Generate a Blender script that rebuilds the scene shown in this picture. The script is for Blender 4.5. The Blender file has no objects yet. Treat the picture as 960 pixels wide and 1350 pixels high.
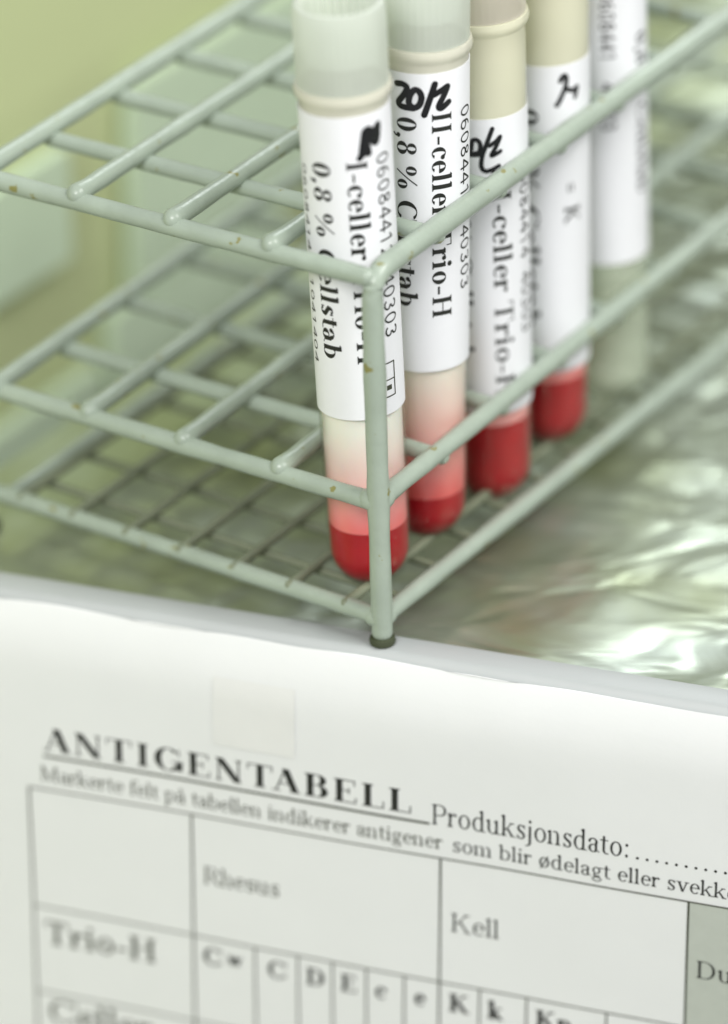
import bpy, math, random
from mathutils import Vector, Matrix, noise
random.seed(7)
MM = 0.001
sc = bpy.context.scene
COL = sc.collection

# ------------------------------------------------------------------ camera
cam_d = bpy.data.cameras.new('camera')
cam = bpy.data.objects.new('camera', cam_d)
COL.objects.link(cam)
cam.location = (-2.82*MM, -654.844*MM, 385.726*MM)
cam.rotation_euler = (math.radians(90-29), 0, 0)
cam_d.sensor_fit = 'VERTICAL'
cam_d.sensor_height = 24
cam_d.sensor_width = 24
cam_d.lens = 6600/1350*24
cam_d.clip_start = 0.01
cam_d.clip_end = 20
cam_d.dof.use_dof = True
cam_d.dof.focus_distance = 0.748
cam_d.dof.aperture_fstop = 4.2
sc.camera = cam

# ------------------------------------------------------------------ world
world = bpy.data.worlds.new('World')
sc.world = world
world.use_nodes = True
bg = world.node_tree.nodes['Background']
bg.inputs[0].default_value = (0.85, 0.88, 0.86, 1)
bg.inputs[1].default_value = 0.40

# ------------------------------------------------------------------ lamps
def area(name, loc, target, sx, sy, power, col):
    d = bpy.data.lights.new(name, 'AREA')
    d.shape = 'RECTANGLE'
    d.size = sx
    d.size_y = sy
    d.energy = power
    d.color = col
    o = bpy.data.objects.new(name, d)
    COL.objects.link(o)
    o.location = loc
    o.rotation_euler = (Vector(target)-Vector(loc)).to_track_quat('-Z', 'Y').to_euler()
    return o
area('ceiling_lamp', (-0.28, -0.80, 0.72), (0, 0.02, 0.02), 0.5, 0.4, 8.6, (1.0, 0.99, 0.985))
area('window_lamp', (0.42, 1.25, 0.98), (0.03, 0.05, 0), 0.50, 0.42, 5.5, (0.93, 1.0, 0.98))

area('wall_fill', (0.62, -0.30, 0.85), (-0.05, 0.18, 0), 0.6, 0.5, 10.5, (1.0, 0.995, 0.98))  # added fill light aimed at the backdrop wall to brighten it

# ------------------------------------------------------------------ render look
vs = sc.view_settings
vs.view_transform = 'Standard'
vs.look = 'None'
vs.exposure = 0.0
vs.gamma = 1.0
vs.use_curve_mapping = False
sc.render.engine = 'CYCLES'
sc.cycles.use_denoising = True
sc.cycles.max_bounces = 10
sc.cycles.transparent_max_bounces = 24
sc.cycles.caustics_reflective = False
sc.cycles.caustics_refractive = False

# ------------------------------------------------------------------ materials
def lin(r, g, b):
    f = lambda c: ((c/255+0.055)/1.055)**2.4 if c > 10 else c/255/12.92
    return (f(r), f(g), f(b), 1)

def new_mat(name):
    m = bpy.data.materials.new(name)
    m.use_nodes = True
    nt = m.node_tree
    return m, nt, nt.nodes['Principled BSDF']

def plain(name, col, rough=0.5, metal=0.0, spec=0.5, var=0.08, vscale=300, bump=0.0, bscale=800, bdist=0.0002, sss=0.0, sssr=0.002):
    """Principled with noisy colour and fine relief, in object coordinates"""
    m, nt, p = new_mat(name)
    tc = nt.nodes.new('ShaderNodeTexCoord')
    nz = nt.nodes.new('ShaderNodeTexNoise')
    nz.inputs['Scale'].default_value = vscale
    nz.inputs['Detail'].default_value = 4
    nt.links.new(tc.outputs['Object'], nz.inputs['Vector'])
    mx = nt.nodes.new('ShaderNodeMix')
    mx.data_type = 'RGBA'
    mx.inputs[6].default_value = tuple(c*(1-var) for c in col[:3])+(1,)
    mx.inputs[7].default_value = tuple(min(1, c*(1+var)) for c in col[:3])+(1,)
    nt.links.new(nz.outputs['Fac'], mx.inputs[0])
    nt.links.new(mx.outputs[2], p.inputs['Base Color'])
    p.inputs['Roughness'].default_value = rough
    p.inputs['Metallic'].default_value = metal
    p.inputs['Specular IOR Level'].default_value = spec
    if sss:
        p.inputs['Subsurface Weight'].default_value = sss
        p.inputs['Subsurface Radius'].default_value = (1, 0.8, 0.7)
        p.inputs['Subsurface Scale'].default_value = sssr
    if bump:
        n2 = nt.nodes.new('ShaderNodeTexNoise')
        n2.inputs['Scale'].default_value = bscale
        n2.inputs['Detail'].default_value = 3
        nt.links.new(tc.outputs['Object'], n2.inputs['Vector'])
        b = nt.nodes.new('ShaderNodeBump')
        b.inputs['Strength'].default_value = bump
        b.inputs['Distance'].default_value = bdist
        nt.links.new(n2.outputs['Fac'], b.inputs['Height'])
        nt.links.new(b.outputs['Normal'], p.inputs['Normal'])
    return m

M = {}
M['coat'] = plain('pale_green_coating', (0.345, 0.405, 0.335, 1), rough=0.28, var=0.16, vscale=160, bump=0.35, bscale=420, bdist=0.0004)
def chips(m):
    nt = m.node_tree
    p = nt.nodes['Principled BSDF']
    src = p.inputs['Base Color'].links[0].from_socket
    tc = nt.nodes.new('ShaderNodeTexCoord')
    nz = nt.nodes.new('ShaderNodeTexNoise')
    nz.inputs['Scale'].default_value = 330
    nz.inputs['Detail'].default_value = 3
    nt.links.new(tc.outputs['Object'], nz.inputs['Vector'])
    cr = nt.nodes.new('ShaderNodeValToRGB')
    cr.color_ramp.elements[0].position = 0.665
    cr.color_ramp.elements[1].position = 0.705
    nt.links.new(nz.outputs['Fac'], cr.inputs[0])
    mx = nt.nodes.new('ShaderNodeMix')
    mx.data_type = 'RGBA'
    nt.links.new(cr.outputs[0], mx.inputs[0])
    nt.links.new(src, mx.inputs[6])
    mx.inputs[7].default_value = (0.24, 0.23, 0.08, 1)
    nt.links.new(mx.outputs[2], p.inputs['Base Color'])
chips(M['coat'])
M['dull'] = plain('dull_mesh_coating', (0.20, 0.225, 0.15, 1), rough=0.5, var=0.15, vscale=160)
M['foot'] = plain('dark_foot_plastic', (0.05, 0.06, 0.03, 1), rough=0.6)
M['label'] = plain('white_label_paper', (0.84, 0.845, 0.87, 1), rough=0.55, var=0.015, vscale=900, bump=0.1, bscale=3000, bdist=0.00005)
M['paper'] = plain('white_office_paper', (0.745, 0.755, 0.755, 1), rough=0.8, var=0.02, vscale=120, bump=0.12, bscale=1500, bdist=0.0001)
M['shaded'] = plain('grey_green_print', (0.46, 0.49, 0.44, 1), rough=0.8, var=0.06, vscale=500)
M['ink'] = plain('black_print_ink', (0.012, 0.013, 0.010, 1), rough=0.6, var=0.3, vscale=1500)
M['rule'] = plain('thin_rule_ink', (0.035, 0.04, 0.02, 1), rough=0.7, var=0.3, vscale=1500)
M['greyink'] = plain('grey_print_ink', (0.045, 0.05, 0.028, 1), rough=0.7, var=0.3, vscale=1500)
M['marker'] = plain('black_marker_ink', (0.006, 0.006, 0.008, 1), rough=0.35, var=0.3, vscale=800)
M['rim'] = plain('pale_enamel', (0.41, 0.432, 0.43, 1), rough=0.45, var=0.05, vscale=60, bump=0.1, bscale=200)
M['tape'] = plain('yellowed_clear_tape', (0.735, 0.738, 0.725, 1), rough=0.7, var=0.02)
M['floor'] = plain('grey_floor', (0.42, 0.43, 0.41, 1), rough=0.7)
M['wall'] = plain('olive_wall_paint', (0.53, 0.585, 0.315, 1), rough=0.8, var=0.05, vscale=12)
M['mint'] = plain('pale_mint_board', (0.60, 0.72, 0.53, 1), rough=0.7, var=0.05, vscale=25)
M['cap'] = plain('milky_cap_plastic', (0.78, 0.82, 0.745, 1), rough=0.36, var=0.05, vscale=200, bump=0.1, bscale=500)
def frosted(m, clear):
    nt = m.node_tree
    p = nt.nodes['Principled BSDF']
    out = nt.nodes['Material Output']
    tl = nt.nodes.new('ShaderNodeBsdfTranslucent')
    tl.inputs[0].default_value = (0.80, 0.84, 0.76, 1)
    tr = nt.nodes.new('ShaderNodeBsdfTransparent')
    a = nt.nodes.new('ShaderNodeMixShader')
    a.inputs[0].default_value = 0.35
    nt.links.new(p.outputs[0], a.inputs[1])
    nt.links.new(tl.outputs[0], a.inputs[2])
    b = nt.nodes.new('ShaderNodeMixShader')
    b.inputs[0].default_value = clear
    nt.links.new(a.outputs[0], b.inputs[1])
    nt.links.new(tr.outputs[0], b.inputs[2])
    nt.links.new(b.outputs[0], out.inputs['Surface'])
M['cap_clear'] = plain('olive_cap_plastic', (0.84, 0.77, 0.68, 1), rough=0.4, var=0.06, vscale=200)
frosted(M['cap'], 0.30)
frosted(M['cap_clear'], 0.40)
M['blood'] = plain('packed_red_cells', (0.40, 0.002, 0.012, 1), rough=0.5, spec=0.1, var=0.25, vscale=250)

def clear_plastic(name, tint, clear, frost):
    m, nt, p = new_mat(name)
    p.inputs['Base Color'].default_value = tint
    p.inputs['Roughness'].default_value = 0.5
    p.inputs['Specular IOR Level'].default_value = 0.0
    tr = nt.nodes.new('ShaderNodeBsdfTransparent')
    tr.inputs[0].default_value = (1.0, 1.0, 0.98, 1)
    gl = nt.nodes.new('ShaderNodeBsdfGlossy')
    gl.inputs['Roughness'].default_value = 0.10
    lw = nt.nodes.new('ShaderNodeLayerWeight')
    lw.inputs['Blend'].default_value = 0.5
    pw = nt.nodes.new('ShaderNodeMath')
    pw.operation = 'POWER'
    pw.inputs[1].default_value = 4.0
    nt.links.new(lw.outputs['Facing'], pw.inputs[0])
    fr = nt.nodes.new('ShaderNodeMath')
    fr.operation = 'MULTIPLY_ADD'
    fr.inputs[1].default_value = 0.60
    fr.inputs[2].default_value = 0.012
    nt.links.new(pw.outputs[0], fr.inputs[0])
    m1 = nt.nodes.new('ShaderNodeMixShader')
    tc = nt.nodes.new('ShaderNodeTexCoord')
    sp = nt.nodes.new('ShaderNodeSeparateXYZ')
    nt.links.new(tc.outputs['Object'], sp.inputs[0])
    mr = nt.nodes.new('ShaderNodeMapRange')
    mr.inputs['From Min'].default_value = 0.058
    mr.inputs['From Max'].default_value = 0.068
    mr.inputs['To Min'].default_value = clear
    mr.inputs['To Max'].default_value = frost
    nt.links.new(sp.outputs['Z'], mr.inputs['Value'])
    nt.links.new(mr.outputs[0], m1.inputs[0])
    nt.links.new(p.outputs[0], m1.inputs[1])
    nt.links.new(tr.outputs[0], m1.inputs[2])
    m2 = nt.nodes.new('ShaderNodeMixShader')
    nt.links.new(fr.outputs[0], m2.inputs[0])
    nt.links.new(m1.outputs[0], m2.inputs[1])
    nt.links.new(gl.outputs[0], m2.inputs[2])
    nt.links.new(m2.outputs[0], nt.nodes['Material Output'].inputs['Surface'])
    return m
M['tube_milky'] = clear_plastic('milky_tube_plastic', (0.84, 0.82, 0.70, 1), 0.993, 0.45)
M['tube_frosted'] = clear_plastic('frosted_tube_plastic', (0.74, 0.82, 0.66, 1), 0.70, 0.50)
M['tube_clear'] = clear_plastic('clear_tube_plastic', (0.88, 0.87, 0.68, 1), 0.985, 0.45)

def serum(name, z0, z1, stops):
    """liquid whose own colour runs from blood-stained at the bottom to pale at the top"""
    m, nt, p = new_mat(name)
    tc = nt.nodes.new('ShaderNodeTexCoord')
    sp = nt.nodes.new('ShaderNodeSeparateXYZ')
    nt.links.new(tc.outputs['Object'], sp.inputs[0])
    nz = nt.nodes.new('ShaderNodeTexNoise')
    nz.inputs['Scale'].default_value = 220
    nt.links.new(tc.outputs['Object'], nz.inputs['Vector'])
    ad = nt.nodes.new('ShaderNodeMath')
    ad.operation = 'MULTIPLY_ADD'
    ad.inputs[1].default_value = 0.0025
    nt.links.new(nz.outputs['Fac'], ad.inputs[0])
    nt.links.new(sp.outputs['Z'], ad.inputs[2])
    mr = nt.nodes.new('ShaderNodeMapRange')
    mr.inputs['From Min'].default_value = z0*MM
    mr.inputs['From Max'].default_value = z1*MM
    nt.links.new(ad.outputs[0], mr.inputs['Value'])
    cr = nt.nodes.new('ShaderNodeValToRGB')
    while len(cr.color_ramp.elements) < len(stops):
        cr.color_ramp.elements.new(0.5)
    for e, (q, c) in zip(cr.color_ramp.elements, stops):
        e.position = q
        e.color = c
    nt.links.new(mr.outputs[0], cr.inputs[0])
    nt.links.new(cr.outputs[0], p.inputs['Base Color'])
    p.inputs['Roughness'].default_value = 0.3
    p.inputs['Subsurface Weight'].default_value = 0.15
    p.inputs['Subsurface Scale'].default_value = 0.001
    return m
PALE = lin(240, 238, 234)
M['serum_pink'] = serum('pink_supernatant', 11, 30, [(0.0, lin(236, 90, 96)), (0.30, lin(243, 156, 158)), (0.62, lin(243, 210, 208)), (1.0, PALE)])
M['serum_grey'] = serum('cloudy_supernatant', 11, 34, [(0.0, lin(230, 100, 102)), (0.40, lin(238, 176, 172)), (0.78, lin(234, 216, 210)), (1.0, lin(232, 229, 220))])

def plate_mat():
    m, nt, p = new_mat('rippled_steel')
    tc = nt.nodes.new('ShaderNodeTexCoord')
    mp = nt.nodes.new('ShaderNodeMapping')
    mp.inputs['Scale'].default_value = (0.55, 1.0, 1.0)
    nt.links.new(tc.outputs['Object'], mp.inputs['Vector'])
    n1 = nt.nodes.new('ShaderNodeTexNoise')
    n1.inputs['Scale'].default_value = 66
    n1.inputs['Detail'].default_value = 2.5
    n1.inputs['Distortion'].default_value = 0.6
    nt.links.new(mp.outputs[0], n1.inputs['Vector'])
    n2 = nt.nodes.new('ShaderNodeTexNoise')
    n2.inputs['Scale'].default_value = 30
    n2.inputs['Detail'].default_value = 4
    nt.links.new(tc.outputs['Object'], n2.inputs['Vector'])
    # dents grow towards one side of the plate
    sp = nt.nodes.new('ShaderNodeSeparateXYZ')
    nt.links.new(tc.outputs['Object'], sp.inputs[0])
    mr = nt.nodes.new('ShaderNodeMapRange')
    mr.inputs['From Min'].default_value = 0.0
    mr.inputs['From Max'].default_value = 0.045
    mr.inputs['To Min'].default_value = 0.12
    mr.inputs['To Max'].default_value = 1.0
    nt.links.new(sp.outputs['X'], mr.inputs['Value'])
    ml = nt.nodes.new('ShaderNodeMath')
    ml.operation = 'MULTIPLY'
    nt.links.new(n1.outputs['Fac'], ml.inputs[0])
    nt.links.new(mr.outputs[0], ml.inputs[1])
    b = nt.nodes.new('ShaderNodeBump')
    b.inputs['Strength'].default_value = 1.0
    b.inputs['Distance'].default_value = 0.0027
    nt.links.new(ml.outputs[0], b.inputs['Height'])
    nt.links.new(b.outputs['Normal'], p.inputs['Normal'])
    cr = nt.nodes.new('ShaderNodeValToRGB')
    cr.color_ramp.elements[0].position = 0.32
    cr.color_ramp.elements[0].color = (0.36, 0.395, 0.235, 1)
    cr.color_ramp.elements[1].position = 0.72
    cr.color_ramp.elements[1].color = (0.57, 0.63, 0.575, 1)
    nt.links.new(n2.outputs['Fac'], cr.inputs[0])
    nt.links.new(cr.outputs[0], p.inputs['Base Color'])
    p.inputs['Metallic'].default_value = 0.7
    p.inputs['Roughness'].default_value = 0.29
    return m
M['plate'] = plate_mat()

# ------------------------------------------------------------------ mesh helpers (all lengths in mm)
def link(o, parent=None):
    COL.objects.link(o)
    if parent:
        o.parent = parent
    return o

def mesh_obj(name, verts, faces, mat, parent=None, smooth=True):
    me = bpy.data.meshes.new(name)
    me.from_pydata([tuple(c*MM for c in v) for v in verts], [], faces)
    me.materials.append(mat)
    if smooth:
        me.polygons.foreach_set('use_smooth', [True]*len(me.polygons))
        me.set_sharp_from_angle(angle=math.radians(42))
    me.update()
    return link(bpy.data.objects.new(name, me), parent)

def empty(name, label, cat, loc=(0, 0, 0), rot=(0, 0, 0), group=None):
    o = bpy.data.objects.new(name, None)
    o.empty_display_size = 0.01
    COL.objects.link(o)
    o.location = tuple(c*MM for c in loc)
    o.rotation_euler = rot
    o['label'] = label
    o['category'] = cat
    if group:
        o['group'] = group
    return o

def sweep(points, radius, seg=14, wob=0.0, bulb=0.0):
    """round wire along points with rounded ends; bulb swells the two tips (weld beads)"""
    P = [Vector(p) for p in points]
    # end caps
    def tang(i):
        a = P[max(i-1, 0)]
        b = P[min(i+1, len(P)-1)]
        return (b-a).normalized()
    rings = []
    t0, t1 = tang(0), tang(len(P)-1)
    rb = radius*(1+bulb)
    for k in range(4):
        a = (k+0.35)/4*math.pi/2
        rings.append((P[0]-t0*rb*math.cos(a), t0, rb*math.sin(a)))
    for i in range(len(P)):
        w = 1+wob*noise.noise(P[i]*0.17+Vector((3.1, 1.7, 9.2)))
        if bulb and (i == 0 or i == len(P)-1):
            w = 1+bulb
        rings.append((P[i], tang(i), radius*w))
    for k in range(3, -1, -1):
        a = (k+0.35)/4*math.pi/2
        rings.append((P[-1]+t1*rb*math.cos(a), t1, rb*math.sin(a)))
    V, F = [], []
    up = Vector((0.123, 0.31, 0.94))
    for c, t, r in rings:
        x = up.cross(t).normalized()
        y = t.cross(x).normalized()
        for s in range(seg):
            a = 2*math.pi*s/seg
            V.append(c+x*(r*math.cos(a))+y*(r*math.sin(a)))
    n = len(rings)
    for i in range(n-1):
        for s in range(seg):
            F.append((i*seg+s, i*seg+(s+1) % seg, (i+1)*seg+(s+1) % seg, (i+1)*seg+s))
    F.append(tuple(range(seg))[::-1])
    F.append(tuple((n-1)*seg+s for s in range(seg)))
    return V, F

def dense(a, b, step=3.0, bow=0.0):
    a, b = Vector(a), Vector(b)
    n = max(2, int((b-a).length/step))
    out = []
    for i in range(n+1):
        q = i/n
        p = a.lerp(b, q)
        p.z += -bow*4*q*(1-q)
        out.append(p)
    return out

def lathe(profile, seg=64, mod=None, close=False):
    """profile [(r,z)]; mod(theta,k)->radius factor add"""
    V, F = [], []
    for k, (r, z) in enumerate(profile):
        for s in range(seg):
            a = 2*math.pi*s/seg
            rr = r+(mod(a, k) if mod else 0)
            V.append((rr*math.sin(a), -rr*math.cos(a), z))
    n = len(profile)
    for k in range(n-1 if not close else n):
        k2 = (k+1) % n
        for s in range(seg):
            F.append((k*seg+s, k*seg+(s+1) % seg, k2*seg+(s+1) % seg, k2*seg+s))
    return V, F

# ------------------------------------------------------------------ serif lettering made of quads
class Glyphs:
    def __init__(s, T=0.11, t=0.032):
        s.T, s.t = T, t
        s.q = []
    def bar(s, x0, y0, x1, y1):
        s.q.append(((x0, y0), (x1, y0), (x1, y1), (x0, y1)))
    def diag(s, x0, y0, x1, y1, w):
        s.q.append(((x0-w/2, y0), (x0+w/2, y0), (x1+w/2, y1), (x1-w/2, y1)))
    def ring(s, cx, cy, rx, ry, a0=0, a1=360, T=None, t=None, n=None):
        T = s.T if T is None else T
        t = s.t if t is None else t
        n = n or max(6, int(abs(a1-a0)/15))
        pts = []
        for i in range(n+1):
            a = math.radians(a0+(a1-a0)*i/n)
            c, d = math.cos(a), math.sin(a)
            pts.append(((cx+rx*c, cy+ry*d), (cx+(rx-T)*c, cy+(ry-t)*d)))
        for i in range(n):
            s.q.append((pts[i][0], pts[i+1][0], pts[i+1][1], pts[i][1]))
    def dot(s, cx, cy, r):
        s.ring(cx, cy, r, r, T=r*0.999, t=r*0.999, n=12)
    def stem(s, x, y0, y1, bot=1, top=1, T=None):
        T = T or s.T
        s.bar(x, y0, x+T, y1)
        e = 0.055
        if bot:
            s.bar(x-e, y0, x+T+e, y0+s.t)
            s.q.append(((x-e*.5, y0+s.t), (x+T+e*.5, y0+s.t), (x+T, y0+s.t*2.2), (x, y0+s.t*2.2)))
        if top == 1:
            s.bar(x-e, y1-s.t, x+T+e, y1)
            s.q.append(((x, y1-s.t*2.2), (x+T, y1-s.t*2.2), (x+T+e*.5, y1-s.t), (x-e*.5, y1-s.t)))
        if top == 2:
            s.q.append(((x-e*1.1, y1-s.t*1.6), (x, y1-s.t*2.6), (x, y1), (x, y1)))
    def line(s, pts, w):
        for (x0, y0), (x1, y1) in zip(pts[:-1], pts[1:]):
            dx, dy = x1-x0, y1-y0
            l = math.hypot(dx, dy) or 1
            nx, ny = -dy/l*w/2, dx/l*w/2
            s.q.append(((x0+nx, y0+ny), (x0-nx, y0-ny), (x1-nx, y1-ny), (x1+nx, y1+ny)))
        for (x, y) in pts:
            s.dot(x, y, w/2)

CAP, XH, ASC, DSC = 0.68, 0.46, 0.70, -0.21

def glyph(ch, T, t):
    """quads and advance of one serif character, cap height 0.68"""
    g = Glyphs(T, t)
    adv = 0.5
    C = CAP
    if ch == ' ':
        adv = 0.25
    elif ch == 'A':
        g.diag(0.36, C, 0.60, 0, T*1.15); g.diag(0.36, C, 0.13, 0, t*1.3); g.bar(0.20, 0.22, 0.50, 0.22+t)
        g.bar(0.03, 0, 0.24, t); g.bar(0.47, 0, 0.72, t); adv = 0.74
    elif ch == 'B':
        g.stem(0.10, 0, C); g.bar(0.1, C-t, 0.36, C); g.bar(0.1, 0, 0.38, t); g.bar(0.1, 0.35, 0.38, 0.35+t)
        g.ring(0.36, 0.515, 0.20, 0.165, -90, 90, T); g.ring(0.38, 0.1825, 0.22, 0.1825, -90, 90, T*1.1); adv = 0.66
    elif ch == 'C':
        g.ring(0.38, C/2, 0.33, C/2+.015, 42, 322, T*1.1); g.bar(0.63, 0.44, 0.63+t, C); g.bar(0.63, 0.05, 0.63+t, .2); adv = 0.70
    elif ch == 'D':
        g.stem(0.10, 0, C); g.bar(0.1, C-t, 0.34, C); g.bar(0.1, 0, 0.34, t); g.ring(0.33, C/2, 0.34, C/2, -90, 90, T*1.1); adv = 0.74
    elif ch == 'E':
        g.stem(0.10, 0, C); g.bar(0.1, C-t, 0.55, C); g.bar(0.1, 0, 0.58, t); g.bar(0.1, 0.34, 0.42, 0.34+t)
        g.bar(0.55-t, 0.52, 0.55, C); g.bar(0.58-t, 0, 0.58, 0.18); g.bar(0.42-t, 0.26, 0.42, 0.44); adv = 0.64
    elif ch == 'G':
        g.ring(0.38, C/2, 0.33, C/2+.015, 42, 325, T*1.1); g.bar(0.63, 0.46, 0.63+t, C); g.bar(0.58, 0.03, 0.58+T, 0.30); g.bar(0.47, 0.28, 0.76, 0.28+t); adv = 0.78
    elif ch == 'H':
        g.stem(0.10, 0, C); g.stem(0.52, 0, C); g.bar(0.1, 0.34, 0.6, 0.34+t); adv = 0.74
    elif ch == 'I':
        g.stem(0.12, 0, C); adv = 0.24+T
    elif ch == 'K':
        g.stem(0.10, 0, C); g.diag(0.56, C, 0.18, 0.26, t*1.4); g.diag(0.32, 0.40, 0.60, 0, T*1.1); g.bar(0.45, C-t, 0.66, C); g.bar(0.48, 0, 0.72, t); adv = 0.72
    elif ch == 'L':
        g.stem(0.10, 0, C); g.bar(0.1, 0, 0.56, t); g.bar(0.56-t, 0, 0.56, 0.22); adv = 0.60
    elif ch == 'M':
        g.stem(0.08, 0, C, T=t*1.3); g.stem(0.66, 0, C); g.diag(0.12, C, 0.40, 0.02, T*1.1); g.diag(0.70, C, 0.40, 0.02, t*1.2); adv = 0.88
    elif ch == 'N':
        g.stem(0.10, 0, C, T=t*1.3); g.stem(0.58, 0, C, bot=0, T=t*1.3); g.diag(0.13, C, 0.585, 0, T*1.25); adv = 0.73
    elif ch == 'P':
        g.stem(0.10, 0, C); g.bar(0.1, C-t, 0.36, C); g.bar(0.1, 0.30, 0.36, 0.30+t); g.ring(0.35, 0.49, 0.21, 0.19, -90, 90, T); adv = 0.60
    elif ch == 'R':
        g.stem(0.10, 0, C); g.bar(0.1, C-t, 0.36, C); g.bar(0.1, 0.32, 0.36, 0.32+t); g.ring(0.35, 0.50, 0.21, 0.18, -90, 90, T)
        g.diag(0.36, 0.33, 0.60, 0, T*1.1); g.bar(0.52, 0, 0.70, t); adv = 0.68
    elif ch == 'T':
        g.stem(0.27, 0, C, top=0); g.bar(0.04, C-t, 0.27*2+T-0.04, C); g.bar(0.04, 0.50, 0.04+t, C); g.bar(0.5+T-t, 0.50, 0.5+T, C); adv = 0.54+T
    elif ch in 'oø':
        g.ring(0.25, XH/2, 0.21, XH/2+.01, T=T); adv = 0.50
        if ch == 'ø':
            g.diag(0.10, -0.06, 0.40, XH+0.06, t*1.6)
    elif ch == 'c':
        g.ring(0.24, XH/2, 0.20, XH/2+.01, 35, 318, T=T); g.dot(0.37, 0.36, T*0.55); adv = 0.43
    elif ch == 'e':
        g.ring(0.24, XH/2, 0.20, XH/2+.01, 0, 318, T=T); g.bar(0.10, 0.235, 0.43, 0.235+t); adv = 0.45
    elif ch in 'aå':
        g.bar(0.27, 0.05, 0.27+T, 0.33); g.ring(0.20, 0.31, 0.18, 0.155, 0, 160, T=T); g.ring(0.22, 0.13, 0.18, 0.14, 60, 330, T=T)
        g.ring(0.27+T+.06, 0.07, 0.07, 0.06, 180, 300, T=t, t=t); g.dot(0.08, 0.35, T*0.5); adv = 0.46+(T-.1)
        if ch == 'å':
            g.ring(0.22, 0.60, 0.08, 0.08, T=t, t=t)
    elif ch == 'b':
        g.stem(0.06, 0, ASC, bot=0, top=2); g.ring(0.25, XH/2, 0.22, XH/2+.01, -130, 130, T=T); adv = 0.51
    elif ch == 'd':
        g.stem(0.34, 0, ASC, bot=0, top=2); g.bar(0.34, 0, 0.52, t); g.ring(0.25, XH/2, 0.21, XH/2+.01, 50, 310, T=T); adv = 0.53
    elif ch == 'p':
        g.stem(0.07, DSC, XH, top=2); g.ring(0.27, XH/2, 0.22, XH/2+.01, -130, 130, T=T); adv = 0.53
    elif ch == 'g':
        g.ring(0.22, 0.30, 0.16, 0.16, T=T*.85); g.ring(0.24, -0.09, 0.20, 0.115, T=T*.6, t=t*1.2); g.ring(0.2, 0.09, 0.11, 0.07, 100, 270, T=t*1.6); g.bar(0.18, 0.015, 0.36, 0.015+T*.7); g.bar(0.33, 0.40, 0.46, 0.40+t*1.3); adv = 0.48
    elif ch == 'f':
        g.stem(0.10, 0, 0.56, top=0); g.ring(0.10+T+.10, 0.56, 0.10+T, 0.145, 60, 180, T=T); g.dot(0.33, 0.64, T*.5); g.bar(0.02, XH-t, 0.30, XH); adv = 0.32
    elif ch == 'h':
        g.stem(0.06, 0, ASC, top=2); g.stem(0.34, 0, 0.30, top=0); g.ring(0.29, 0.30, 0.05+T, 0.165, 0, 130, T=T); adv = 0.52
    elif ch == 'n':
        g.stem(0.06, 0, XH, top=2); g.stem(0.34, 0, 0.30, top=0); g.ring(0.29, 0.30, 0.05+T, 0.165, 0, 130, T=T); adv = 0.53
    elif ch == 'm':
        g.stem(0.06, 0, XH, top=2)
        for x in (0.33, 0.60):
            g.stem(x, 0, 0.30, top=0); g.ring(x-.05, 0.30, 0.05+T, 0.165, 0, 130, T=T)
        adv = 0.79
    elif ch == 'i':
        g.stem(0.08, 0, XH, top=2); g.dot(0.08+T/2, 0.61, T*0.62); adv = 0.17+T
    elif ch == 'j':
        g.bar(0.09, -0.10, 0.09+T, XH); g.ring(0.0, -0.09, 0.09+T, 0.12, -100, 0, T=T); g.dot(0.09+T/2, 0.61, T*0.62); adv = 0.17+T
    elif ch == 'k':
        g.stem(0.06, 0, ASC, top=2); g.diag(0.40, XH, 0.13, 0.18, t*1.4); g.diag(0.23, 0.27, 0.43, 0, T*1.1); g.bar(0.31, XH-t, 0.48, XH); g.bar(0.34, 0, 0.53, t); adv = 0.53
    elif ch == 'l':
        g.stem(0.07, 0, ASC, top=2); adv = 0.16+T
    elif ch == 'r':
        g.stem(0.06, 0, XH, top=2); g.ring(0.06+T+.10, 0.30, 0.12, 0.16, 60, 170, T=t*1.6); g.dot(0.06+T+.15, 0.40, T*0.55); adv = 0.28+T
    elif ch == 's':
        g.ring(0.20, 0.345, 0.14, 0.125, 20, 235, T=T*.9); g.ring(0.20, 0.115, 0.15, 0.125, -160, 60, T=T*.9)
        g.line([(0.11, 0.30), (0.20, 0.235), (0.30, 0.16)], T*1.0); g.bar(0.305, 0.34, 0.305+t, XH); g.bar(0.06, 0, 0.06+t, 0.13); adv = 0.39
    elif ch == 't':
        g.bar(0.10, 0.10, 0.10+T, 0.58); g.ring(0.10+T+.07, 0.11, 0.07+T, 0.12, 180, 300, T=T); g.bar(0.01, XH-t, 0.30, XH); adv = 0.33
    elif ch == 'u':
        g.stem(0.06, 0.16, XH, bot=0, top=2); g.stem(0.34, 0, XH, bot=0, top=2); g.bar(0.34, 0, 0.52, t); g.ring(0.06+T+.10, 0.165, 0.10+T, 0.175, 180, 330, T=T); adv = 0.54
    elif ch == 'v':
        g.diag(0.11, XH, 0.27, 0, T*1.1); g.diag(0.43, XH, 0.27, 0, t*1.3); g.bar(0.01, XH-t, 0.21, XH); g.bar(0.34, XH-t, 0.52, XH); adv = 0.52
    elif ch == 'w':
        for x in (0.0, 0.26):
            g.diag(0.11+x, XH, 0.23+x, 0, T*1.1); g.diag(0.36+x, XH, 0.23+x, 0, t*1.3)
        g.bar(0.01, XH-t, 0.21, XH); g.bar(0.55, XH-t, 0.70, XH); adv = 0.72
    elif ch == '0':
        g.ring(0.25, C/2, 0.21, C/2+.01, T=T*1.05); adv = 0.50
    elif ch == '8':
        g.ring(0.25, 0.52, 0.175, 0.165, T=T*.85); g.ring(0.25, 0.18, 0.205, 0.19, T=T); adv = 0.50
    elif ch == '%':
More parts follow.
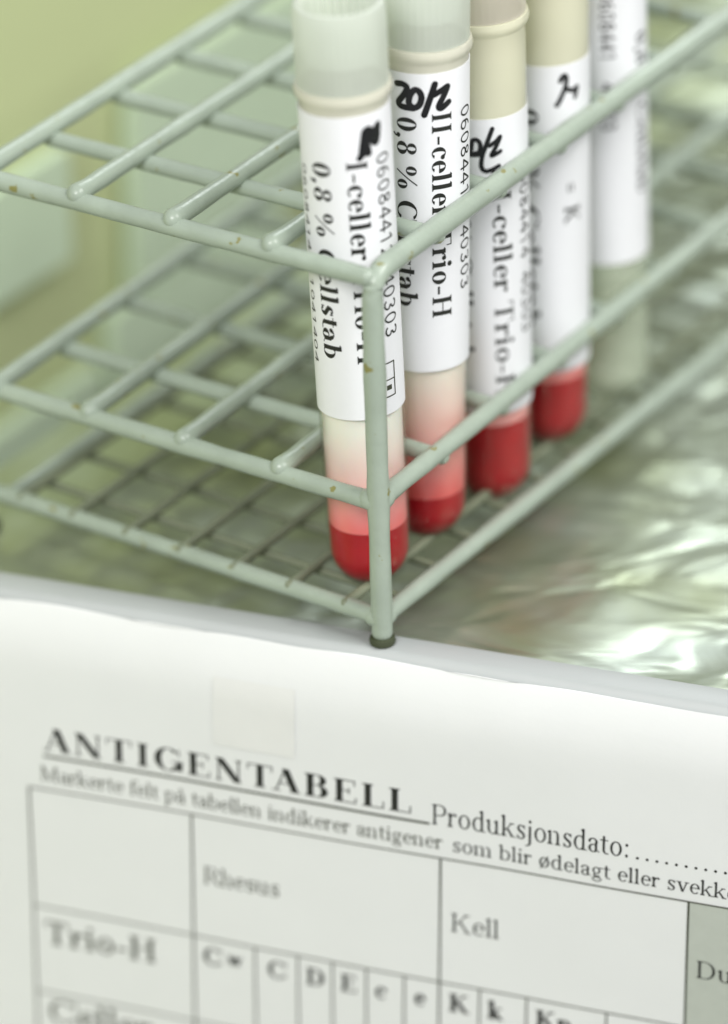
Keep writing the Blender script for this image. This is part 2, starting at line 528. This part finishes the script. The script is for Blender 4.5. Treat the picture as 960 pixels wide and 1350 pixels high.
        g.ring(0.20, 0.50, 0.15, 0.185, T=T*.8); g.ring(0.64, 0.18, 0.15, 0.185, T=T*.8); g.diag(0.20, -0.02, 0.64, C+0.02, t*1.6); adv = 0.86
    elif ch == ',':
        g.dot(0.12, 0.05, T*.55); g.line([(0.15, 0.03), (0.14, -0.06), (0.08, -0.12)], t*1.8); adv = 0.25
    elif ch == '.':
        g.dot(0.12, 0.05, T*.55); adv = 0.25
    elif ch == ':':
        g.dot(0.13, 0.05, T*.6); g.dot(0.13, 0.40, T*.6); adv = 0.27
    elif ch == '-':
        g.bar(0.04, 0.18, 0.29, 0.18+max(t*1.6, .07)); adv = 0.33
    elif ch == '=':
        g.bar(0.04, 0.14, 0.40, 0.20); g.bar(0.04, 0.32, 0.40, 0.38); adv = 0.45
    return g.q, adv

def sans(ch, w):
    """monoline sans digit"""
    g = Glyphs(w, w)
    C = 0.68
    R = lambda cx, cy, rx, ry, a0=0, a1=360: g.ring(cx, cy, rx, ry, a0, a1, w, w)
    if ch == '0':
        R(.25, C/2, .2, C/2)
    elif ch == '1':
        g.line([(.12, .54), (.27, .66), (.27, .02)], w)
    elif ch == '2':
        R(.25, .49, .19, .19, -30, 170); g.line([(.38, .38), (.08, .03), (.44, .03)], w)
    elif ch == '3':
        R(.23, .51, .18, .165, -90, 160); R(.23, .18, .2, .18, -160, 90)
    elif ch == '4':
        g.line([(.36, .02), (.36, .66), (.06, .20), (.46, .20)], w)
    elif ch == '6':
        R(.25, .2, .19, .2); R(.36, .3, .30, .37, 95, 185)
    elif ch == '8':
        R(.25, .51, .165, .165); R(.25, .18, .19, .18)
    elif ch == '9':
        R(.25, .47, .19, .2); R(.14, .38, .30, .37, -85, 5)
    return g.q, 0.52

def text_quads(txt, size, T=0.11, t=0.032, fit=None, track=0.0, face='serif'):
    """list of quads in mm; fit squeezes or stretches the line to that length"""
    out, x = [], 0.0
    for n_, ch in enumerate(txt):
        q, adv = glyph(ch, T, t) if face == 'serif' else sans(ch, T)
        for f in q:
            out.append([(a+x, b) for a, b in f])
        x += adv+track-(0.13 if (ch in 'TA' and txt[n_:n_+2] in ('TA', 'AT')) else 0)
    k = (fit/(x*size)) if fit else 1.0
    return [[(a*size*k, b*size) for a, b in f] for f in out], x*size*k

def split(quads, lim):
    """cut quads so that no side is longer than lim (needed to wrap print round a tube)"""
    res = []
    for q in quads:
        a, b, c, d = [Vector((p[0], p[1], 0)) for p in q]
        nu = max(1, math.ceil(max((b-a).length, (c-d).length)/lim))
        nv = max(1, math.ceil(max((d-a).length, (c-b).length)/lim))
        for i in range(nu):
            for j in range(nv):
                def P(u, v):
                    return (a.lerp(b, u)).lerp(d.lerp(c, u), v)
                res.append([P(i/nu, j/nv), P((i+1)/nu, j/nv), P((i+1)/nu, (j+1)/nv), P(i/nu, (j+1)/nv)])
    return res

def print_obj(name, quads, mapper, mat, parent, lim=None):
    V, F = [], []
    qs = split(quads, lim) if lim else [[Vector((p[0], p[1], 0)) for p in q] for q in quads]
    for q in qs:
        b = len(V)
        for p in q:
            V.append(mapper(p.x, p.y))
        F.append((b, b+1, b+2, b+3))
    return mesh_obj(name, V, F, mat, parent, smooth=False)

def stroke_quads(pts, w):
    """rounded marker stroke through smoothed points"""
    P = [Vector((x, y, 0)) for x, y in pts]
    S = []
    n = len(P)
    for i in range(n-1):
        p0, p1, p2, p3 = P[max(i-1, 0)], P[i], P[i+1], P[min(i+2, n-1)]
        for k in range(6):
            u = k/6
            S.append(0.5*((2*p1)+(p2-p0)*u+(2*p0-5*p1+4*p2-p3)*u*u+(3*p1-p0-3*p2+p3)*u**3))
    S.append(P[-1])
    g = Glyphs()
    g.line([(p.x, p.y) for p in S], w)
    return g.q

# ------------------------------------------------------------------ setting: backdrop wall, tray
AL = 0.559
LX, LY = -math.cos(AL), math.sin(AL)       # rack's short direction
RX, RY = math.sin(AL), math.cos(AL)        # rack's long direction
PLATE_Z = -2.0

def wall_pt(s, off, z):
    return (LX*off+RX*s, LY*off+RY*s, z)

def slab(name, s0, s1, o0, o1, z0, z1, mat, parent=None):
    V = [wall_pt(s, o, z) for z in (z0, z1) for o in (o0, o1) for s in (s0, s1)]
    F = [(0, 1, 3, 2), (4, 6, 7, 5), (0, 4, 5, 1), (2, 3, 7, 6), (0, 2, 6, 4), (1, 5, 7, 3)]
    return mesh_obj(name, V, F, mat, parent, smooth=False)

WALL_O = 120
wall = slab('wall', -500, 900, WALL_O, WALL_O+20, -260, 96, M['wall'])
wall['kind'] = 'structure'
wall['label'] = 'plain olive green wall out of focus behind the rack'
floor = mesh_obj('ground', [(-900, -500, -260), (900, -500, -260), (900, 1200, -260), (-900, 1200, -260)], [(0, 1, 2, 3)], M['floor'], smooth=False)
floor['kind'] = 'structure'

# tray: front edge runs along TX, inwards is NX
A2 = Vector((-57.75, 13.30, 0))
TX = Vector((math.cos(math.radians(-17.75)), math.sin(math.radians(-17.75)), 0))
NX = Vector((-TX.y, TX.x, 0))
RIM_W = 8.0

def front_pt(s, depth, z):
    p = A2+TX*s+NX*depth
    return (p.x, p.y, z)

tray = empty('steel_tray', 'steel tray with pale enamel rim and rippled floor, the rack standing in it', 'tray', tuple(A2))
def tray_obj(name, V, F, mat, smooth=False):
    o = mesh_obj(name, [(v[0]-A2.x, v[1]-A2.y, v[2]) for v in V], F, mat, tray, smooth)
    return o
# floor plate: ends along a line parallel to the rack's long side
def edge_hit(s_line):
    return wall_pt(s_line, 82, PLATE_Z)
fl0 = front_pt(-3.5, RIM_W, PLATE_Z)
def on_front_at_off(off):
    # point of the inner rim line with given rack offset
    n = Vector((LX, LY, 0))
    base = A2+NX*(RIM_W-0.5)
    s = (off-base.dot(n))/TX.dot(n)
    return base+TX*s
e0 = on_front_at_off(84)
corner = [(e0.x, e0.y), ((A2+NX*(RIM_W-0.5)+TX*320).x, (A2+NX*(RIM_W-0.5)+TX*320).y),
          (520, 620), (wall_pt(620, 84, 0)[0], wall_pt(620, 84, 0)[1])]
V = [(x, y, PLATE_Z) for x, y in corner]+[(x, y, PLATE_Z-1.5) for x, y in corner]
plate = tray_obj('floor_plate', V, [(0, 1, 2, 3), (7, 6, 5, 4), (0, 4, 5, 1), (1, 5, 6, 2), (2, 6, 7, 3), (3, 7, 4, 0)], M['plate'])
# rim and front wall as one profile, rounded at the outer edge
S0, S1 = -90, 330
prof = [(RIM_W, PLATE_Z-1.5), (RIM_W, -0.5), (RIM_W-0.15, -0.15), (RIM_W-0.5, 0.0)]
def front_depth(z):
    """the front leans back towards the rim over its top 12 mm"""
    return 2.7*max(0.0, (z+12)/12)**2
prof += [(3.5, 0.0), (3.1, -0.12), (2.85, -0.4)]
prof += [(front_depth(z), z) for z in (-1, -2, -3.5, -5, -7, -9, -11, -12, -14)]
prof += [(0, -150), (3, -150), (3, -20)]
V, F = [], []
NSEG = 40
for k in range(NSEG+1):
    s = S0+(S1-S0)*k/NSEG
    for d, z in prof:
        V.append(front_pt(s, d, z))
n = len(prof)
for k in range(NSEG):
    for i in range(n-1):
        F.append((k*n+i, k*n+i+1, (k+1)*n+i+1, (k+1)*n+i))
rim = tray_obj('rim', V, [f[::-1] for f in F], M['rim'], smooth=True)
bpy.context.view_layer.update()

# pale boards leaning on the wall behind, seen as soft mint patches
def board(s0, s1, z0, z1, label, tilt=0.0):
    c = wall_pt((s0+s1)/2, WALL_O-10, z0)
    o = empty('mint_board', label, 'board', c, group='pale boards against the wall')
    V = []
    for z in (z0, z1):
        for off in (WALL_O-4, WALL_O-1):
            for s in (s0, s1):
                p = wall_pt(s+tilt*(z-z0), off, z)
                V.append((p[0]-c[0], p[1]-c[1], p[2]-c[2]))
    F = [(0, 1, 3, 2), (4, 6, 7, 5), (0, 4, 5, 1), (2, 3, 7, 6), (0, 2, 6, 4), (1, 5, 7, 3)]
    mesh_obj('panel', V, F, M['mint'], o, smooth=False)
    return o
BOARDS = [
    (104, 230, -16, 25, 'tall pale mint board on the wall behind the upper wire shelf'),
    (58, 84, 0, 21, 'small pale mint board behind the corner of the upper wire shelf'),
    (96, 152, -40, -17, 'pale mint board seen between the upper and middle wire shelves'),
    (46, 92, -80, -25, 'low pale mint board beside the tray below the other boards'),
]
for b in BOARDS:
    board(*b)

# ------------------------------------------------------------------ wire rack
P, PJ = 17.5, 18.0
NI, NJ = 4, 10
ZT, ZM, ZB = 62.24, 24.73, 4.53
LEAN = -0.027
rack = empty('test_tube_rack', 'pale green coated wire rack with three shelves holding the tubes', 'rack', (0, 0, 0), (0, LEAN, 0))
TILT = {'t': (0.10, -0.03, 0.003), 'm': (0.32, 0.07, 0.0), 'b': (0.42, -0.20, 0.013)}
ZL = {'t': ZT, 'm': ZM, 'b': ZB}

def rp(i, j, lev, dz=0.0):
    ti, tj, ya = TILT[lev]
    a = AL+ya
    return Vector((-math.cos(a)*i*P+math.sin(a)*j*PJ, math.sin(a)*i*P+math.cos(a)*j*PJ, ZL[lev]+ti*i+tj*j+dz))

def wire(name, pts, r, bulb=0.0, wob=0.10, mat='coat'):
    V, F = sweep(pts, r, wob=wob, bulb=bulb)
    return mesh_obj(name, V, F, M[mat], rack)

def bend(a, b, c, rad, n=8):
    """a-b-c with the corner at b rounded"""
    a, b, c = Vector(a), Vector(b), Vector(c)
    p = b+(a-b).normalized()*rad
    q = b+(c-b).normalized()*rad
    out = dense(a, p)[:-1]
    for k in range(n+1):
        u = k/n
        out.append(p.lerp(b, u).lerp(b.lerp(q, u), u))
    return out+dense(q, c)[1:]

def plate_level(x, y, h):
    """rack-local z at which a foot at rack-local x, y meets height h, given the lean"""
    return (h+math.sin(LEAN)*x)/math.cos(LEAN)

NIE = NI+0.22
# right long wire of the top shelf bends down into the near post
post_foot = Vector((0.0, 0.0, 2.2))
corner_t = rp(0, 0, 't')
wire('post', bend(rp(0, NJ, 't'), corner_t, post_foot, 4.2), 1.68)
# far right post, left posts
def leg(i, j):
    top = rp(i, j, 't')
    foot = Vector((top.x, top.y, plate_level(top.x, top.y, PLATE_Z)+1.5))
    wire('post', dense(top, foot), 1.5)
    return foot
feet = [Vector((0, 0, 0))]
for (i, j) in ((0, NJ), (NIE, 0), (NIE, NJ)):
    f = leg(i, j)
    feet.append(Vector((f.x, f.y, f.z-1.5)))
for f in feet:
    V, F = lathe([(0.05, 0.02), (1.75, 0.02), (2.0, 0.2), (2.05, 0.7), (1.9, 1.2), (1.2, 1.4)], 20)
    mesh_obj('foot', [(x+f.x, y+f.y, z+f.z) for x, y, z in V], F, M['foot'], rack)
# top shelf
wire('frame_wire', dense(rp(0.06, 0, 't', -0.5), rp(NIE, 0, 't', -0.5)), 1.48)
wire('frame_wire', dense(rp(0, NJ, 't', -0.5), rp(NIE, NJ, 't', -0.5)), 1.48)
wire('frame_wire', dense(rp(NI, -0.02, 't', 0.6), rp(NI, NJ, 't', 0.6)), 1.5)
for i in range(1, NI):
    wire('cross_wire', dense(rp(i, 0.015, 't', 0.6), rp(i+random.uniform(-.02, .02), NJ, 't', 0.75)), 1.45, bulb=0.18)
for j in range(1, NJ):
    wire('cross_wire', dense(rp(0, j, 't', -1.2), rp(NI, j+random.uniform(-.02, .02), 't', -1.2)), 1.35)
# middle shelf
wire('frame_wire', dense(rp(0, 0.05, 'm'), rp(0, NJ, 'm')), 1.48)
wire('frame_wire', dense(rp(0.05, 0, 'm', -0.4), rp(NIE, 0, 'm', -0.4)), 1.45)
wire('frame_wire', dense(rp(0, NJ, 'm', -0.4), rp(NIE, NJ, 'm', -0.4)), 1.45)
wire('frame_wire', dense(rp(NI, -0.02, 'm', 0.5), rp(NI, NJ, 'm', 0.5)), 1.45)
for i in range(1, NI):
    wire('cross_wire', dense(rp(i, 0.015, 'm', 0.55), rp(i, NJ, 'm', 0.7)), 1.42, bulb=0.18)
for j in range(1, NJ):
    wire('cross_wire', dense(rp(0, j, 'm', -1.1), rp(NI, j+random.uniform(-.02, .02), 'm', -1.1)), 1.32)
# weld beads where the shelves meet the near post
for lev, di, dj in (('m', 0.10, 0), ('m', 0, 0.10), ('b', 0.08, 0), ('b', 0, 0.08)):
    a = rp(0, 0, lev, -0.4)
    b = rp(di, dj, lev, -0.2)
    wire('weld_bead', [a.lerp(b, q) for q in (0, .5, 1)], 1.62, wob=0.1)
# bottom shelf, finer mesh
wire('frame_wire', dense(rp(0, 0.04, 'b'), rp(0, NJ, 'b')), 1.45)
wire('frame_wire', dense(rp(0.04, 0, 'b'), rp(NIE, 0, 'b')), 1.38)
wire('frame_wire', dense(rp(NI, 0, 'b'), rp(NI, NJ, 'b')), 1.2)
wire('frame_wire', dense(rp(0, NJ, 'b'), rp(NIE, NJ, 'b')), 1.2)
for k in range(7):
    i = 0.36+0.58*k
    if i < NI-.1:
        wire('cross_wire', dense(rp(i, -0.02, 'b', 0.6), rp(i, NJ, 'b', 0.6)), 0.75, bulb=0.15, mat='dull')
for k in range(16):
    j = 0.45+0.6*k
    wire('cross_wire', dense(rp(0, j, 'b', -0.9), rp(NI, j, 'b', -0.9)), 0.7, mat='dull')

# ------------------------------------------------------------------ sample tubes
RM = Matrix.Rotation(LEAN, 3, 'Y')
def rack_world(i, j, lev):
    return RM @ rp(i, j, lev)

def handwriting(parent, strokes, w, z0, th0, R, scale=1.0):
    """strokes in mm: x to the right round the tube, y up along it"""
    for st in strokes:
        q = stroke_quads([(x*scale, y*scale) for x, y in st], w)
        def mp(x, y):
            a = th0+x/6.8
            q = R(z0+y)
            return (q*math.sin(a), -q*math.cos(a), z0+y)
        print_obj('marker_stroke', q, mp, M['marker'], parent, lim=0.9)

def down_text(parent, txt, z0, th, R, size, T, t, fit=None, mat='ink', face='serif', track=0.0, name='lettering'):
    """line of print that reads downwards, letter tops to the right"""
    q, _ = text_quads(txt, size, T, t, fit, track, face)
    def mp(x, y):
        a = math.radians(th)+y/6.8
        w = R(z0-x)
        return (w*math.sin(a), -w*math.cos(a), z0-x)
    return print_obj(name, q, mp, M[mat], parent, lim=0.8)

def make_tube(j, low, top, label, z_red, lab, serum_mat, wall_mat, red=True, drop=0.0):
    """low/top: (i,j) cell positions of the axis at the bottom and top shelves; lab: (z0,z1) of the label above the tube's tip"""
    a = rack_world(low[0], low[1], 'b')
    b = rack_world(top[0], top[1], 't')
    d = (b-a).normalized()
    base = a-d*(0.8+drop)
    o = empty('sample_tube', label, 'test tube', tuple(base), group='labelled sample tubes in the rack')
    q = Vector((0, 0, 1)).rotation_difference(d)
    o.rotation_mode = 'QUATERNION'
    o.rotation_quaternion = q
    H = 84.0                                   # tube mouth
    Rb, Rt = 6.42, 6.70
    R = lambda z: Rb+(Rt-Rb)*z/H
    outer = [(max(0.05, Rb*math.sin(k/10*math.pi/2)), Rb-Rb*math.cos(k/10*math.pi/2)*1.0) for k in range(11)]
    outer += [(R(z), z) for z in (12, 25, 40, 60, 78, H-2.4)]
    outer += [(R(H)+0.15, H-2.0), (R(H)+0.55, H-1.4), (R(H)+0.62, H-0.7), (R(H)+0.4, H-0.1), (R(H)-0.1, H)]
    wallt = 0.40
    inner = [(R(z)-wallt, z) for z in (H, 70, 50, 30, 12, 6.3)]
    inner += [((Rb-wallt)*math.cos(k/8*math.pi/2)+.02, Rb-(Rb-wallt)*math.sin(k/8*math.pi/2)) for k in range(1, 9)]
    V, F = lathe(outer+inner, 56)
    mesh_obj('tube_wall', V, F, M[wall_mat], o)
    ri = lambda z: R(z)-wallt-0.04
    # liquid: packed cells below, supernatant above
    bot = [(max(0.03, (Rb-wallt-.05)*math.sin(k/8*math.pi/2)), Rb-(Rb-wallt-.05)*math.cos(k/8*math.pi/2)) for k in range(9)]
    if red:
        V, F = lathe(bot+[(ri(z_red), z_red), (ri(z_red)*0.5, z_red-0.1), (0.03, z_red-0.1)], 48)
        mesh_obj('red_cells', V, F, M['blood'], o)
        z_s = z_red+0.05
        sb = [(0.03, z_s), (ri(z_s)*.6, z_s), (ri(z_s), z_s)]
    else:
        z_s = 6
        sb = bot
    zt = 56
    V, F = lathe(sb+[(ri(z), z) for z in (z_s+6, z_s+14, zt-2, zt)]+[(0.03, zt)], 48)
    if red:
        mesh_obj('supernatant', V, F, M[serum_mat], o)
    # push-in cap: hollow, ribbed
    z0, z1 = H+0.05, H+12.6
    NR = 40
    def ribs(a, k):
        if 5 <= k <= 7:
            return 0.03*math.cos(a*NR)
        if 10 <= k <= 12:
            return 0.22*math.cos(a*28)
        return 0
    Rc = Rt+0.12
    pr = [(0.05, z0-7), (5.5, z0-7), (6.15, z0-6), (6.2, z0), (Rc, z0), (Rc+0.02, z0+5.5), (Rc+0.05, z1-4), (Rc, z1-1.2), (Rc-0.25, z1-0.2), (Rc-0.8, z1), (Rc-1.25, z1-0.6), (Rc-1.4, z1-3), (Rc-1.5, z1-9), (0.05, z1-9.3)]
    V, F = lathe(pr, 160, mod=ribs)
    mesh_obj('cap', V, F, M['cap_clear' if wall_mat == 'tube_clear' else 'cap'], o)
    # paper label wrapped round the tube
    l0, l1 = lab
    RL = lambda z: R(z)+0.13
    V, F = [], []
    n, A0 = 72, math.radians(-168)
    skew = 0.35
    for k in range(n+1):
        th = A0+2*math.radians(168)*k/n
        for z in (l0, l0+6, (l0+l1)/2, l1-6, l1):
            zz = z+skew*th/math.pi
            V.append((RL(z)*math.sin(th), -RL(z)*math.cos(th), zz))
    nb = len(V)
    for v in V[:]:
        f = 1-0.10/math.hypot(v[0], v[1])
        V.append((v[0]*f, v[1]*f, v[2]))
    for k in range(n):
        for r in range(4):
            a0, b0 = k*5+r, (k+1)*5+r
            F.append((a0, b0, b0+1, a0+1))
            F.append((nb+a0+1, nb+b0+1, nb+b0, nb+a0))
        F.append((k*5, nb+k*5, nb+(k+1)*5, (k+1)*5))
        F.append((k*5+4, (k+1)*5+4, nb+(k+1)*5+4, nb+k*5+4))
    lb = mesh_obj('paper_label', V, F, M['label'], o)
    return o, lb, (lambda z: RL(z)+0.05)

G = 2.9   # bottom-tip height of the tubes above the tray, used to turn rack heights into tube heights
def tz(z):
    return z-4.53+0.8

# tube 1
o, lb, RP = make_tube(0, (0.47, 0.55), (0.53, 0.51), 'foremost sample tube labelled I-celler, pink liquid over a red sediment', tz(14.9), (tz(35), tz(84.6)), 'serum_pink', 'tube_milky')
down_text(lb, '0,8 % Cellstab', tz(77.4), -47, RP, 4.6, 0.135, 0.03, fit=32.6)
down_text(lb, 'I-celler Trio-H', tz(77.8), 0, RP, 4.6, 0.135, 0.03, fit=33.5)
down_text(lb, '06084412 40303', tz(78.0), 40, RP, 3.9, 0.07, 0.07, fit=30.5, face='sans', name='number_print')
down_text(lb, '06084140 1041404', tz(76), -72, RP, 1.8, 0.07, 0.07, fit=33, mat='greyink', face='sans', name='number_print')
# box symbol
g = Glyphs()
g.line([(0, 0), (5.6, 0), (5.6, 2.6), (0, 2.6), (0, 0)], 0.22); g.line([(2.8, 0), (2.8, 2.6)], 0.2); g.bar(3.7, 0.9, 4.5, 1.9)
def mp1(x, y):
    a = math.radians(30)+y/6.8
    w = RP(tz(43.6)-x)
    return (w*math.sin(a), -w*math.cos(a), tz(43.6)-x)
print_obj('box_symbol', g.q, mp1, M['greyink'], lb, lim=0.8)
handwriting(lb, [[(0.0, -5.0), (1.0, -4.2), (1.5, -4.4), (0.9, -1.2), (1.6, -0.6)], [(0.3, -4.6), (0.9, -1.0)], [(2.0, -0.9), (2.1, -2.6), (3.0, -3.0), (3.4, -0.4), (2.4, -1.6), (3.3, -2.2)], [(1.5, -1.4), (3.0, -1.5)]],
            1.0, tz(83.0), math.radians(17), RP)

# tube 2
o, lb, RP = make_tube(1, (0.50, 1.48), (0.466, 1.555), 'second tube from the front post, labelled II-celler, with bold handwritten 20 stroke 2', tz(12.8), (tz(35.2), tz(84.3)), 'serum_grey', 'tube_milky')
down_text(lb, '0,8 % Cellstab', tz(77.4), -37, RP, 4.6, 0.135, 0.03, fit=31.5)
down_text(lb, 'II-celler Trio-H', tz(78.2), 9, RP, 4.6, 0.135, 0.03, fit=34)
down_text(lb, '06084413 40303', tz(78.0), 52, RP, 3.9, 0.07, 0.07, fit=30.5, face='sans', name='number_print')
hw = [[(-5.2, -0.5), (-4.2, -0.4), (-3.5, -0.9), (-4.0, -2.1), (-4.9, -3.4), (-4.4, -4.0), (-2.6, -4.1)],
      [(-2.6, -4.1), (-1.7, -3.6), (-1.3, -2.4), (-1.6, -1.4), (-2.3, -1.1), (-3.0, -2.0), (-3.2, -3.3), (-2.6, -4.0)],
      [(0.7, -0.2), (0.0, -2.4), (-0.9, -5.1)],
      [(0.6, -1.9), (1.8, -1.3), (2.7, -0.9), (2.0, -2.4), (1.3, -3.8), (1.7, -4.2), (2.9, -3.4)]]
handwriting(lb, hw, 0.98, tz(82.9), math.radians(7), RP)

# tube 3
o, lb, RP = make_tube(2, (0.47, 2.53), (0.47, 2.53), 'middle tube of the row, its label set low above a tall red sediment', tz(19.4), (tz(21.8), tz(72.3)), 'serum_pink', 'tube_clear', drop=2.0)
down_text(lb, '0,8 % Cellstab', tz(64.0), -47, RP, 4.5, 0.12, 0.03, fit=33)
down_text(lb, 'III-celler Trio-H', tz(64.5), 8, RP, 4.6, 0.12, 0.035, fit=40)
down_text(lb, '06084414 40303', tz(64.5), 50, RP, 3.9, 0.07, 0.07, fit=30, face='sans', name='number_print')
handwriting(lb, [[(-2.9, -3.8), (-2.2, -3.0), (-1.9, -1.4), (-1.2, -1.2), (-0.7, -1.9), (-0.9, -3.2), (-2.2, -3.6), (-2.9, -3.8), (-0.6, -3.6)],
                 [(1.2, 0.6), (0.3, -1.8), (-0.4, -3.8), (-0.6, -5.6), (0.0, -6.4), (1.0, -6.2), (2.1, -5.7)],
                 [(0.7, -2.2), (1.8, -1.5), (2.4, -0.9), (1.8, -2.3), (1.0, -3.8), (1.8, -3.6), (2.4, -3.3)]], 0.72, tz(70.2), 0.0, RP)

# tube 4
o, lb, RP = make_tube(3, (0.49, 3.53), (0.46, 3.56), 'fourth tube in the row, yellowish empty top and red sediment without pink layer', tz(17.0), (tz(19.2), tz(72.0)), 'serum_pink', 'tube_clear')
down_text(lb, '0,8 % Cellstab', tz(65), -38, RP, 4.4, 0.13, 0.04, fit=38)
down_text(lb, '=  K', tz(52), 22, RP, 4.2, 0.13, 0.05)
handwriting(lb, [[(1.4, -1.0), (1.9, -0.2), (2.4, -0.6), (2.2, -2.2), (1.2, -4.4), (0.8, -5.0)], [(2.2, -2.4), (3.6, -3.0), (4.4, -2.6), (4.0, -4.2)]], 0.8, tz(70.5), math.radians(5), RP)

# tube 5
o, lb, RP = make_tube(4, (0.46, 4.57), (0.46, 4.57), 'last tube of the row, without red sediment, its label ending high above the clear bottom', 0, (tz(30.5), tz(83)), 'serum_grey', 'tube_frosted', red=False)
down_text(lb, '0,8 % Cellstab', tz(70), 46, RP, 3.6, 0.12, 0.05, fit=28)
down_text(lb, '06084415 40303', tz(78), -8, RP, 3.6, 0.08, 0.08, fit=24, face='sans', name='number_print')

# ------------------------------------------------------------------ printed sheet on the tray's front
sheet = empty('printed_sheet', 'white sheet with a printed antigen table hanging on the front of the tray', 'paper', tuple(A2))
def lift(s, z):
    """how far the sheet stands off the tray's front"""
    w = 0.55+0.45*noise.noise(Vector((s*0.022, z*0.028, 4.0)))*min(1.0, max(0.0, -z/12))+0.12*noise.noise(Vector((s*0.07, z*0.05, 1.0)))
    return w
def sheet_pt(s, z, off=0.0):
    # the sheet follows the front, its top edge leaning back
    p = A2+TX*s+NX*(front_depth(z)-lift(s, z)-off)
    return (p.x-A2.x, p.y-A2.y, z)
zs = [-115, -100, -90, -80, -70, -60, -50, -40, -32, -24, -18, -14, -11, -9, -7.5, -6, -5.4, -4.7, -4, -3.3, -2.6, -2.2, -1.8, -1.4, -1.1, -0.9]
ss = [-22+3*k for k in range(55)]
V, F = [], []
for z in zs:
    for s in ss:
        top = 0.5*noise.noise(Vector((s*0.06, 0, 0))) if z == zs[-1] else 0
        V.append(sheet_pt(s, z+top-(0.1 if z == zs[-1] else 0)))
w = len(ss)
for r in range(len(zs)-1):
    for k in range(w-1):
        F.append((r*w+k, r*w+k+1, (r+1)*w+k+1, (r+1)*w+k))
pm = mesh_obj('sheet', V, F, M['paper'], sheet)
sm = pm.modifiers.new('thickness', 'SOLIDIFY')
sm.thickness = 0.1*MM
sm.offset = -1

def on_sheet(name, quads, s0, z0, mat, off=0.05, lim=4.0):
    return print_obj(name, quads, lambda x, y: sheet_pt(s0+x, z0+y, off), M[mat], sheet, lim=lim)
def sheet_text(txt, s0, z0, size, T=0.075, t=0.03, fit=None, track=0.0, mat='ink'):
    q, _ = text_quads(txt, size, T, t, fit, track)
    return on_sheet('lettering', q, s0, z0, mat)
def rule(s0, z0, s1, z1, w):
    g = Glyphs()
    dx, dz = s1-s0, z1-z0
    l = math.hypot(dx, dz)
    nx, nz = -dz/l*w/2, dx/l*w/2
    g.q.append(((s0-nx, z0-nz), (s1-nx, z1-nz), (s1+nx, z1+nz), (s0+nx, z0+nz)))
    return on_sheet('rule_line', g.q, 0, 0, 'rule', off=0.065)

T0, T1, T2, T3 = -33.2, -55.5, -71.8, -92
# shaded cell
g = Glyphs(); g.bar(109.6, -110, 138, T0)
on_sheet('shaded_cell', g.q, 0, 0, 'shaded', off=0.03)
# title and captions
sheet_text('ANTIGENTABELL', 5.0, -25.9, 6.0, T=0.15, t=0.03, fit=61.0, track=0.04)
rule(5.2, -27.0, 68.4, -27.2, 0.42)
sheet_text('Produksjonsdato:', 68.6, -27.2, 5.4, T=0.085, t=0.035, fit=31.6)
g = Glyphs()
for k in range(16):
    g.dot(101.3+1.52*k, -27.0, 0.24)
on_sheet('dotted_line', g.q, 0, 0, 'ink')
sheet_text('Markerte felt på tabellen indikerer antigener', 4.6, -31.55, 3.9, T=0.085, t=0.04, fit=66.0, mat='greyink')
sheet_text('som blir ødelagt eller svekket', 72.0, -31.6, 3.9, T=0.085, t=0.04, fit=46.3)
# table rules
rule(2.6, T0, 138, T0, 0.26)
rule(2.6, T1, 138, T1-1.2, 0.26)
rule(2.6, T2, 138, T2-1.2, 0.26)
for s in (2.6, 29.6, 70.2, 109.5):
    rule(s, T0, s, -112, 0.34)
for s in (39.9, 47.0, 52.7, 58.3, 64.5, 76.7, 84.3, 97.1):
    rule(s, T1-1.2*(s-2.6)/135, s, -112, 0.28)
# cell text
sheet_text('Rhesus', 31.3, -45.6, 4.6, T=0.09, t=0.04, fit=12.8, mat='greyink')
sheet_text('Kell', 71.8, -46.3, 5.0, T=0.08, t=0.04, fit=8.0)
sheet_text('Du', 110.9, -46.8, 4.7, T=0.09, t=0.035)

sheet_text('Trio-H', 4.2, -62.4, 6.4, T=0.11, t=0.05, fit=19.2, mat='greyink')
sheet_text('Celler', 4.4, -77.4, 6.4, T=0.10, t=0.05, fit=18.0, mat='greyink')
sheet_text('C', 31.0, -60.7, 4.7, T=0.15, t=0.05)
sheet_text('w', 35.2, -60.0, 3.6, T=0.16, t=0.07)
sheet_text('C', 41.8, -60.9, 4.7, T=0.14, t=0.05)
sheet_text('D', 48.2, -61.0, 4.7, T=0.15, t=0.05)
sheet_text('E', 53.9, -61.0, 4.7, T=0.15, t=0.05)
sheet_text('c', 59.6, -61.1, 4.7, T=0.14, t=0.05)
sheet_text('e', 66.0, -61.1, 4.7, T=0.14, t=0.05)
sheet_text('K', 71.6, -61.2, 4.9, T=0.16, t=0.05)
sheet_text('k', 78.0, -61.3, 4.9, T=0.16, t=0.05)
sheet_text('Kp', 85.6, -61.4, 4.9, T=0.16, t=0.05)

# strip of tape over the top of the sheet
tape = empty('tape_strip', 'faint yellowed strip of clear tape on the sheet above the printed title', 'tape', tuple(A2))
V, F = [], []
tz_ = [-19.5+0.75*k for k in range(17)]
ts_ = [33.5+0.95*k for k in range(15)]
for z in tz_:
    for s in ts_:
        V.append(sheet_pt(s, z, 0.10))
for a in range(len(tz_)-1):
    for k in range(len(ts_)-1):
        w = len(ts_)
        F.append((a*w+k, a*w+k+1, (a+1)*w+k+1, (a+1)*w+k))
tp = mesh_obj('film', V, F, M['tape'], tape)
